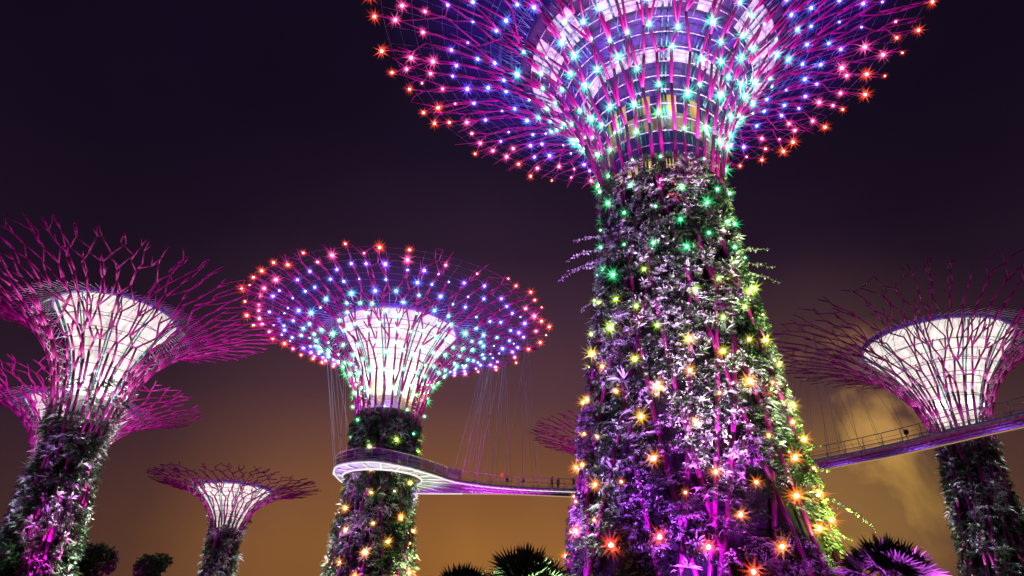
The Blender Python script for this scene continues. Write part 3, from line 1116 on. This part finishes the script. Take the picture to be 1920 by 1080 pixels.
def walkway():
    root = empty('aerial_walkway', (0, 0, 0))
    tag(root, 'curved aerial walkway looping round one trunk and hung on thin cables', 'walkway')
    near1, far1 = smooth2(NEAR, 120), smooth2(FAR, 120)
    rn_ = smooth2(REST_N, 160)
    t = np.gradient(rn_, axis=0)
    t = t / np.linalg.norm(t, axis=1)[:, None]
    rf_ = rn_ + np.stack([-t[:, 1], t[:, 0]], 1) * 2.95
    # ring part: rays from the hole to the outline, cut off at x = -5.7
    cutN = near1[np.argmin(np.abs(near1[:, 0] + 5.7) + (near1[:, 1] < 80) * 50)]
    cutF = far1[np.argmin(np.abs(far1[:, 0] + 5.7))]
    iN = int(np.nonzero((near1 == cutN).all(1))[0][0])
    iF = int(np.nonzero((far1 == cutF).all(1))[0][0])
    seg = np.linspace(0, 1, 14)[:, None]
    loop = np.vstack([near1[:iN + 1], cutN + (cutF - cutN) * seg[1:-1], far1[:iF + 1][::-1]])
    ang = np.arctan2(loop[:, 1] - HOLE[1], loop[:, 0] - HOLE[0])
    inner = HOLE + HR * np.stack([np.cos(ang), np.sin(ang)], 1)
    m = len(loop)
    th = 0.22
    deck = MB()

    def slab(A, B):
        n = len(A)
        V = np.vstack([np.c_[A, np.full(n, DZ)], np.c_[B, np.full(n, DZ)], np.c_[A, np.full(n, DZ + th)], np.c_[B, np.full(n, DZ + th)]])
        i = np.arange(n - 1)
        q = [np.stack([i, i + 1, n + i + 1, n + i], 1), np.stack([2 * n + i, 3 * n + i, 3 * n + i + 1, 2 * n + i + 1], 1),
             np.stack([i, 2 * n + i, 2 * n + i + 1, i + 1], 1), np.stack([n + i, n + i + 1, 3 * n + i + 1, 3 * n + i], 1)]
        deck.add(V, np.vstack(q))
    slab(loop, inner)
    pn = np.vstack([near1[iN:], rn_[1:]])
    pf = np.vstack([far1[iF:], rf_[1:]])

    def resample(p, n):
        d = np.concatenate([[0], np.cumsum(np.linalg.norm(np.diff(p, axis=0), axis=1))])
        u = np.linspace(0, d[-1], n)
        return np.stack([np.interp(u, d, p[:, k]) for k in range(2)], 1)
    npth = 110
    pn, pf = resample(pn, npth), resample(pf, npth)
    slab(pn, pf)
    deck.build('deck', material('walkway_deck', (0.30, 0.27, 0.34), 0.55, 0.1, 0.25, 0.8), root)
    z3 = lambda p, z: np.c_[p, np.full(len(p), z)]
    steel = material('walkway_steel', (0.7, 0.68, 0.72), 0.4, 0.1, 0.15, 1.0)
    # edge beams
    outer_n = resample(near1[:iN + 1], 60)
    outer_f = resample(far1[:iF + 1], 60)
    for p in (outer_n, outer_f, pn, pf):
        b = MB()
        b.path(z3(p, DZ - 0.06), 0.13, 6)
        b.build('edge_beam', steel, root, True)
    hl = HOLE + (HR + 0.05) * np.stack([np.cos(np.linspace(0, 2 * PI, 60)), np.sin(np.linspace(0, 2 * PI, 60))], 1)
    b = MB()
    b.path(z3(hl, DZ - 0.06), 0.12, 6)
    b.build('edge_beam', steel, root, True)
    # ribs under the deck
    for k in range(0, m, 8):
        cb = MB()
        cb.tubes([(*loop[k], DZ - 0.1)], [(*inner[k], DZ - 0.1)], 0.09, 0.09, 4)
        cb.build('cross_beam', steel, root)
    for k in list(range(0, 44, 1)) + list(range(60, npth, 2)):
        cb = MB()
        cb.tubes([(*pn[k], DZ - 0.1)], [(*pf[k], DZ - 0.1)], 0.06, 0.06, 4)
        cb.build('cross_beam', steel, root)
    for q in (0.33, 0.67):
        b = MB()
        b.path(z3(pn + (pf - pn) * q, DZ - 0.22), 0.11, 6)
        b.build('spine_tube', steel, root, True)
    # light strips along the edges
    ls = emitter('white_strip_light', (1, 0.93, 0.95), 1.05)
    lw = emitter('warm_strip_light', (1, 0.70, 0.42), 0.55)
    lg = emitter('amber_strip_light', (1, 0.66, 0.2), 0.42)
    lr = emitter('red_strip_light', (1, 0.10, 0.12), 0.16)
    for p, mt, r in ((outer_n, ls, 0.075), (hl, ls, 0.06), (outer_f, ls, 0.07), (pf[:40], lw, 0.055), (pn[:26], ls, 0.05), (pf[62:], lg, 0.05), (pn[62:], lr, 0.05)):
        b = MB()
        b.path(z3(p, DZ - 0.22), r, 5)
        b.build('light_strip', mt, root)
    # railings
    glass = bpy.data.materials.new('tinted_glass')
    glass.use_nodes = True
    nt = glass.node_tree
    pr = nt.nodes['Principled BSDF']
    pr.inputs['Base Color'].default_value = (0.25, 0.10, 0.42, 1)
    pr.inputs['Roughness'].default_value = 0.25
    pr.inputs['Alpha'].default_value = 0.42
    railm = material('railing_steel', (0.55, 0.42, 0.42), 0.4, 0.3)
    nposts = 0
    for p, glassy in ((outer_n, True), (outer_f, False), (pn, False), (pf, False)):
        d = np.linalg.norm(np.diff(p, axis=0), axis=1).sum()
        n = max(3, int(d / 1.9))
        q = resample(p, n)
        for hz, rr in ((1.42, 0.045), (0.42, 0.025), (0.92, 0.018)):
            b = MB()
            b.path(z3(resample(p, 3 * n), DZ + hz), rr, 5)
            b.build('rail', railm, root)
        for k in range(n):
            if nposts >= 98:
                break
            b = MB()
            b.tubes([(*q[k], DZ + 0.1)], [(*q[k], DZ + 1.42)], 0.05, 0.035, 5)
            b.build('post', railm, root)
            nposts += 1
        if glassy:
            for k in range(n - 1):
                b = MB()
                e = (q[k + 1] - q[k]) * 0.04
                a, c = q[k] + e, q[k + 1] - e
                nrm = np.array([-(c - a)[1], (c - a)[0]])
                nrm = nrm / np.linalg.norm(nrm) * 0.012
                V = [(*(a - nrm), DZ + 0.3), (*(c - nrm), DZ + 0.3), (*(c - nrm), DZ + 1.36), (*(a - nrm), DZ + 1.36),
                     (*(a + nrm), DZ + 0.3), (*(c + nrm), DZ + 0.3), (*(c + nrm), DZ + 1.36), (*(a + nrm), DZ + 1.36)]
                b.add(V, [(0, 1, 2, 3), (5, 4, 7, 6), (0, 4, 5, 1), (3, 2, 6, 7), (0, 3, 7, 4), (1, 5, 6, 2)])
                b.build('glass_panel', glass, root)
    # boxes on the railing
    dark = material('black_plastic', (0.02, 0.02, 0.025), 0.5)
    for p, f in ((pn, 0.088), (pn, 0.117), (pn, 0.72)):
        q = p[int(f * npth)]
        b = MB()
        b.box((q[0], q[1], DZ + 0.95), (0.34, 0.26, 0.42))
        b.box((q[0], q[1] - 0.15, DZ + 0.95), (0.26, 0.05, 0.32))
        b.tubes([(q[0], q[1], DZ + 0.2)], [(q[0], q[1], DZ + 0.8)], 0.03, 0.03, 5)
        b.build('speaker_box', dark, root)
    q = pn[int(0.075 * npth)]
    b = MB()
    b.tubes([(q[0], q[1], DZ + 1.3)], [(q[0], q[1], DZ + 1.62)], 0.14, 0.17, 8)
    b.tubes([(q[0], q[1], DZ + 1.62)], [(q[0], q[1], DZ + 1.7)], 0.19, 0.06, 8)
    b.build('red_lantern', emitter('red_lantern_glow', (1, 0.09, 0.02), 0.9), root)
    # cables from the crowns
    ncab = 0
    def cables(c, sk, tops, feet):
        nonlocal ncab
        for (az, r), fs in zip(tops, feet):
            s = np.interp(r, sk.p[:, 0], sk.s)
            tp = sk.P(np.array([math.radians(az)]), np.array([s]), 0.0)[0] + np.array([c[0], c[1], 0])
            for f in fs:
                b = MB()
                b.tubes([tp], [(*f, DZ + 0.2)], 0.02, 0.02, 4)
                b.build('cable', CABLE, root)
                ncab += 1
    at = lambda p, f: p[int(min(0.999, max(0, f)) * len(p))]
    cables(MC, mskin, [(a, r) for a, r in ((2, 13), (12, 15), (22, 14), (30, 17), (40, 15), (8, 18), (26, 19), (150, 12), (142, 13), (134, 13), (160, 11))],
           [[at(pn, 0.00), at(pn, 0.03), at(pf, 0.01)], [at(pn, 0.03), at(pn, 0.06), at(pf, 0.05), at(pf, 0.02)], [at(pf, 0.0), at(pf, 0.03), at(pn, 0.05), at(outer_f, 0.95)],
            [at(pf, 0.06), at(pf, 0.09), at(pn, 0.09)], [at(outer_f, 0.9), at(outer_f, 0.97), at(pf, 0.02)], [at(pn, 0.08), at(pn, 0.11), at(pn, 0.14)],
            [at(pf, 0.1), at(pf, 0.13), at(pn, 0.13)], [at(outer_n, 0.08), at(outer_n, 0.14), at(outer_n, 0.2)], [at(outer_n, 0.22), at(outer_n, 0.3)],
            [at(outer_f, 0.12), at(outer_f, 0.25)], [at(outer_n, 0.02), at(outer_f, 0.06)]])
    cables(RC, rskin, [(205, 9), (200, 12), (192, 14), (183, 15), (174, 15), (165, 16), (158, 14), (215, 8)],
           [[at(pn, 0.76), at(pf, 0.78)], [at(pn, 0.72), at(pn, 0.74), at(pf, 0.73)], [at(pn, 0.66), at(pn, 0.69), at(pf, 0.68), at(pf, 0.71)],
            [at(pn, 0.61), at(pn, 0.63), at(pf, 0.62), at(pf, 0.65)], [at(pn, 0.56), at(pn, 0.59), at(pf, 0.58)], [at(pn, 0.53), at(pn, 0.55), at(pf, 0.55)],
            [at(pf, 0.60), at(pf, 0.64)], [at(pn, 0.80), at(pn, 0.84)]])
    # violet lamps below the deck
    for x, y in ((-10.5, 84.5), (-9.5, 89.5), (-3, 89.5), (-19, 80.5)):
        point((x, y, DZ - 2.2), (0.5, 0.22, 1), 240, 0.2)
    for f in (0.62, 0.72, 0.82, 0.92):
        q = (at(pn, f) + at(pf, f)) / 2
        point((q[0], q[1], DZ - 1.3), (0.35, 0.12, 1), 70, 0.15)
    return pn, pf
PN, PF = walkway()

# ------------------------------------------------------------------ people on the walkway
def person(loc, rot, label, shirt, legs, hair, lift=0.0, lean=0.0, h=1.0):
    me = bpy.data.meshes.new('person')
    J = {'pelvis': (0, 0, .95), 'waist': (0, -.01, 1.1), 'chest': (0, lean, 1.33), 'neck': (0, lean + .01, 1.49), 'head': (0, lean - .02, 1.60), 'crown': (0, lean - .01, 1.70)}
    Rr = {'pelvis': .15, 'waist': .135, 'chest': .16, 'neck': .06, 'head': .095, 'crown': .07}
    E = [('pelvis', 'waist'), ('waist', 'chest'), ('chest', 'neck'), ('neck', 'head'), ('head', 'crown')]
    for s, n in ((-1, 'l'), (1, 'r')):
        J.update({'hip' + n: (s * .09, 0, .90), 'knee' + n: (s * .11, -.03 * s, .49), 'ankle' + n: (s * .12, .03, .09), 'toe' + n: (s * .13, -.13, .04),
                  'sh' + n: (s * .19, lean, 1.42), 'el' + n: (s * .25, lean + .02 - lift * .12, 1.15 + lift * .02), 'wr' + n: (s * (.24 - .06 * lift), lean - .04 - lift * .26, .92 + lift * .24),
                  'hand' + n: (s * (.23 - .06 * lift), lean - .06 - lift * .34, .84 + lift * .31)})
        Rr.update({'hip' + n: .095, 'knee' + n: .06, 'ankle' + n: .042, 'toe' + n: .035, 'sh' + n: .065, 'el' + n: .043, 'wr' + n: .032, 'hand' + n: .035})
        E += [('pelvis', 'hip' + n), ('hip' + n, 'knee' + n), ('knee' + n, 'ankle' + n), ('ankle' + n, 'toe' + n), ('chest', 'sh' + n), ('sh' + n, 'el' + n), ('el' + n, 'wr' + n), ('wr' + n, 'hand' + n)]
        for k in range(5):                       # fingers
            a = 'f%d%s' % (k, n)
            hx, hy, hz = J['hand' + n]
            J[a] = (hx + s * (-.035 if k == 4 else 0), hy - .02 + (k - 1.5) * .02 if k < 4 else hy - .05, hz - (.075 if k < 4 else .03) + abs(k - 1.5) * .008)
            Rr[a] = .010
            E.append(('hand' + n, a))
    names = list(J)
    me.from_pydata([J[n] for n in names], [(names.index(a), names.index(b)) for a, b in E], [])
    tmp = bpy.data.objects.new('tmp', me)
    col.objects.link(tmp)
    sk = tmp.modifiers.new('s', 'SKIN')
    for i, n in enumerate(names):
        me.skin_vertices[0].data[i].radius = (Rr[n], Rr[n] * (0.75 if n in ('chest', 'waist', 'pelvis') else 1))
        me.skin_vertices[0].data[i].use_root = (n == 'pelvis')
    sb = tmp.modifiers.new('b', 'SUBSURF')
    sb.levels = sb.render_levels = 1
    dg = bpy.context.evaluated_depsgraph_get()
    out = bpy.data.meshes.new_from_object(tmp.evaluated_get(dg))
    bpy.data.objects.remove(tmp)
    for m_ in (shirt, legs, SKINM, hair):
        out.materials.append(m_)
    for p in out.polygons:
        x, y, z = p.center
        p.material_index = 3 if z > 1.64 or (z > 1.56 and y > lean + .03) else 2 if z > 1.47 or (abs(x) > .17 and z < 1.0 + lift * .2) else 0 if z > .93 else 1
        p.use_smooth = True
    o = bpy.data.objects.new('person', out)
    col.objects.link(o)
    o.location = loc
    o.rotation_euler = (0, 0, rot)
    o.scale = (h, h, h)
    tag(o, label, 'person', 'visitors on the aerial walkway')
SKINM = material('skin', (0.45, 0.28, 0.2), 0.5)
cl = [material('cloth_%s' % n, c, 0.9) for n, c in (('rust', (0.25, 0.09, 0.07)), ('grey', (0.12, 0.11, 0.13)), ('pale', (0.45, 0.4, 0.38)), ('navy', (0.04, 0.04, 0.08)))]
hairm = material('dark_hair', (0.02, 0.015, 0.012), 0.6)


def on_deck(f, q=0.3):
    p = PN[int(f * len(PN))] * (1 - q) + PF[int(f * len(PF))] * q
    return (p[0], p[1], DZ + 0.22)
person(on_deck(0.160, 0.30), 0.5, 'person in grey top leaning at the railing, leftmost on the walkway', cl[1], cl[3], hairm, 1.0, -0.10, 1.0)
person(on_deck(0.172, 0.45), 2.4, 'person in rust top standing with arms down, second on the walkway', cl[0], cl[3], hairm, 0.1, 0.0, 0.97)
person(on_deck(0.198, 0.35), -0.4, 'person in dark blue clothes between two others on the walkway', cl[3], cl[1], hairm, 0.6, -0.05, 1.02)
person(on_deck(0.225, 0.25), 0.2, 'person in pale shirt nearest the thick trunk on the walkway', cl[2], cl[0], hairm, 0.9, -0.06, 1.06)

# ------------------------------------------------------------------ fan palms and dark trees low in the picture
def fan_palm(loc, h, r, n, label, seed, tint, group=None):
    rs = np.random.RandomState(seed)
    root = empty('fan_palm', loc)
    tag(root, label, 'palm', group)
    b = MB()
    z = np.linspace(0, h - 0.2, 14)
    b.path(np.stack([0.05 * np.sin(z), 0.04 * np.cos(z * 1.3), z], 1), np.linspace(0.24, 0.15, 14) + 0.02 * (np.arange(14) % 2), 9)
    b.build('trunk', BARK, root, True)
    for k in range(n):
        az = k * 2.39996 + rs.rand() * 0.4
        el = math.radians(84 - 112 * (k / n) ** 0.9 + rs.uniform(-8, 8))
        D = np.array([math.cos(az) * math.cos(el), math.sin(az) * math.cos(el), math.sin(el)])
        hub = np.array([0, 0, h]) + D * r * 0.5
        S = unit(np.cross(D, [0, 0, 1.0]) + 1e-6)
        Nn = np.cross(S, D)
        ro = rs.uniform(-1.1, 1.1)
        S, Nn = S * math.cos(ro) + Nn * math.sin(ro), Nn * math.cos(ro) - S * math.sin(ro)
        mb = MB()
        mb.path([(0, 0, h - 0.1), tuple(hub)], [0.03, 0.018], 4)
        mb.c.append(np.tile(np.array([[0.06, 0.09, 0.03, 1]], np.float32), (mb.n, 1)))
        nb = 30
        a = np.linspace(-2.0, 2.0, nb)
        Dd = unit(np.cos(a)[:, None] * D + np.sin(a)[:, None] * S + Nn * 0.12 * np.abs(a)[:, None])
        Ss = unit(np.cross(Dd, Nn)) 
        Ss = unit(Ss + Nn * (0.5 * (-1) ** np.arange(nb))[:, None])
        L = r * 0.56 * (1 - 0.10 * np.abs(a)) * rs.uniform(0.92, 1.06, nb)
        C = np.array([tint]) * np.exp(rs.randn(nb, 1) * 0.2)
        leaf_batch(mb, np.tile(hub, (nb, 1)), Dd, Ss, L, L * 0.10 + 0.02, np.array([[0, 0, -1.0]]) * (L * 0.16)[:, None], C)
        mb.build('frond', LEAF, root)
    return root


def leafy_tree(loc, h, r, label, seed, nleaf=5200, group=None):
    rs = np.random.RandomState(seed)
    root = empty('leafy_tree', loc)
    tag(root, label, 'tree', group)
    b = MB()
    b.tubes([(0, 0, 0)], [(0.1, 0, h * 0.5)], 0.35, 0.22, 9)
    lobes = []
    for k in range(16):
        d = unit(rs.randn(3) * np.array([1, 1, 0.7]) + np.array([0, 0, 0.35]))
        e = np.array([0, 0, h * 0.66]) + d * r * np.array([1, 1, 0.8]) * rs.uniform(0.45, 0.85)
        lobes.append((e, r * rs.uniform(0.25, 0.42)))
        m_ = np.array([0.1, 0, h * 0.5]) * 0.5 + e * 0.5 + rs.randn(3) * 0.2
        b.path([(0.1, 0, h * 0.42), tuple(m_), tuple(e)], [0.16, 0.09, 0.03], 5)
    b.build('trunk', BARK, root, True)
    mb = MB()
    w = np.array([q[1] ** 2 for q in lobes])
    i = rs.choice(len(lobes), nleaf, p=w / w.sum())
    ce = np.array([q[0] for q in lobes])[i]
    rr = np.array([q[1] for q in lobes])[i]
    u = unit(rs.randn(nleaf, 3))
    O = ce + u * (rr * rs.uniform(0.45, 1.12, nleaf))[:, None]
    D = unit(u + rs.randn(nleaf, 3) * 0.7)
    S = unit(np.cross(D, rs.randn(nleaf, 3)))
    L = rs.uniform(0.22, 0.48, nleaf)
    C = np.array([[0.04, 0.07, 0.025]]) * np.exp(rs.randn(nleaf, 1) * 0.35)
    leaf_batch(mb, O, D, S, L, L * 0.55, np.array([[0, 0, -1.0]]) * (L * 0.2)[:, None], C)
    mb.build('crown', LEAF, root)
    return root


fan_palm((13.6, 26.0, 0), 4.2, 2.0, 30, 'fan palm lit purple to the right of the thick trunk', 91, (0.10, 0.13, 0.08), 'fan palms low in the picture')
fan_palm((1.0, 33.0, 0), 3.9, 2.6, 34, 'fan palm lit pale green beside the thick trunk, taller of two together', 92, (0.10, 0.14, 0.07), 'fan palms low in the picture')
fan_palm((-1.9, 34.5, 0), 3.5, 2.3, 32, 'dark fan palm left of a taller pale green one', 93, (0.05, 0.07, 0.04), 'fan palms low in the picture')
leafy_tree((-52.6, 95.0, 0), 17.2, 2.7, 'dark round tree beside the leftmost leafy trunk', 94, group='dark trees on the left')
leafy_tree((-47.2, 100.0, 0), 16.6, 2.6, 'dark round tree between the leftmost trunk and the small steel tree, further right', 95, group='dark trees on the left')
spot(None, (12.6, 22.5, 0.3), (13.6, 26.0, 4.6), (0.6, 0.05, 1), 9000, 60)
spot(None, (15.6, 23.2, 0.3), (14.2, 26.0, 5.2), (0.7, 0.08, 1), 8000, 60)
spot(None, (2.6, 30.0, 0.3), (1.5, 33.0, 5.0), (0.75, 1, 0.65), 16000, 60)
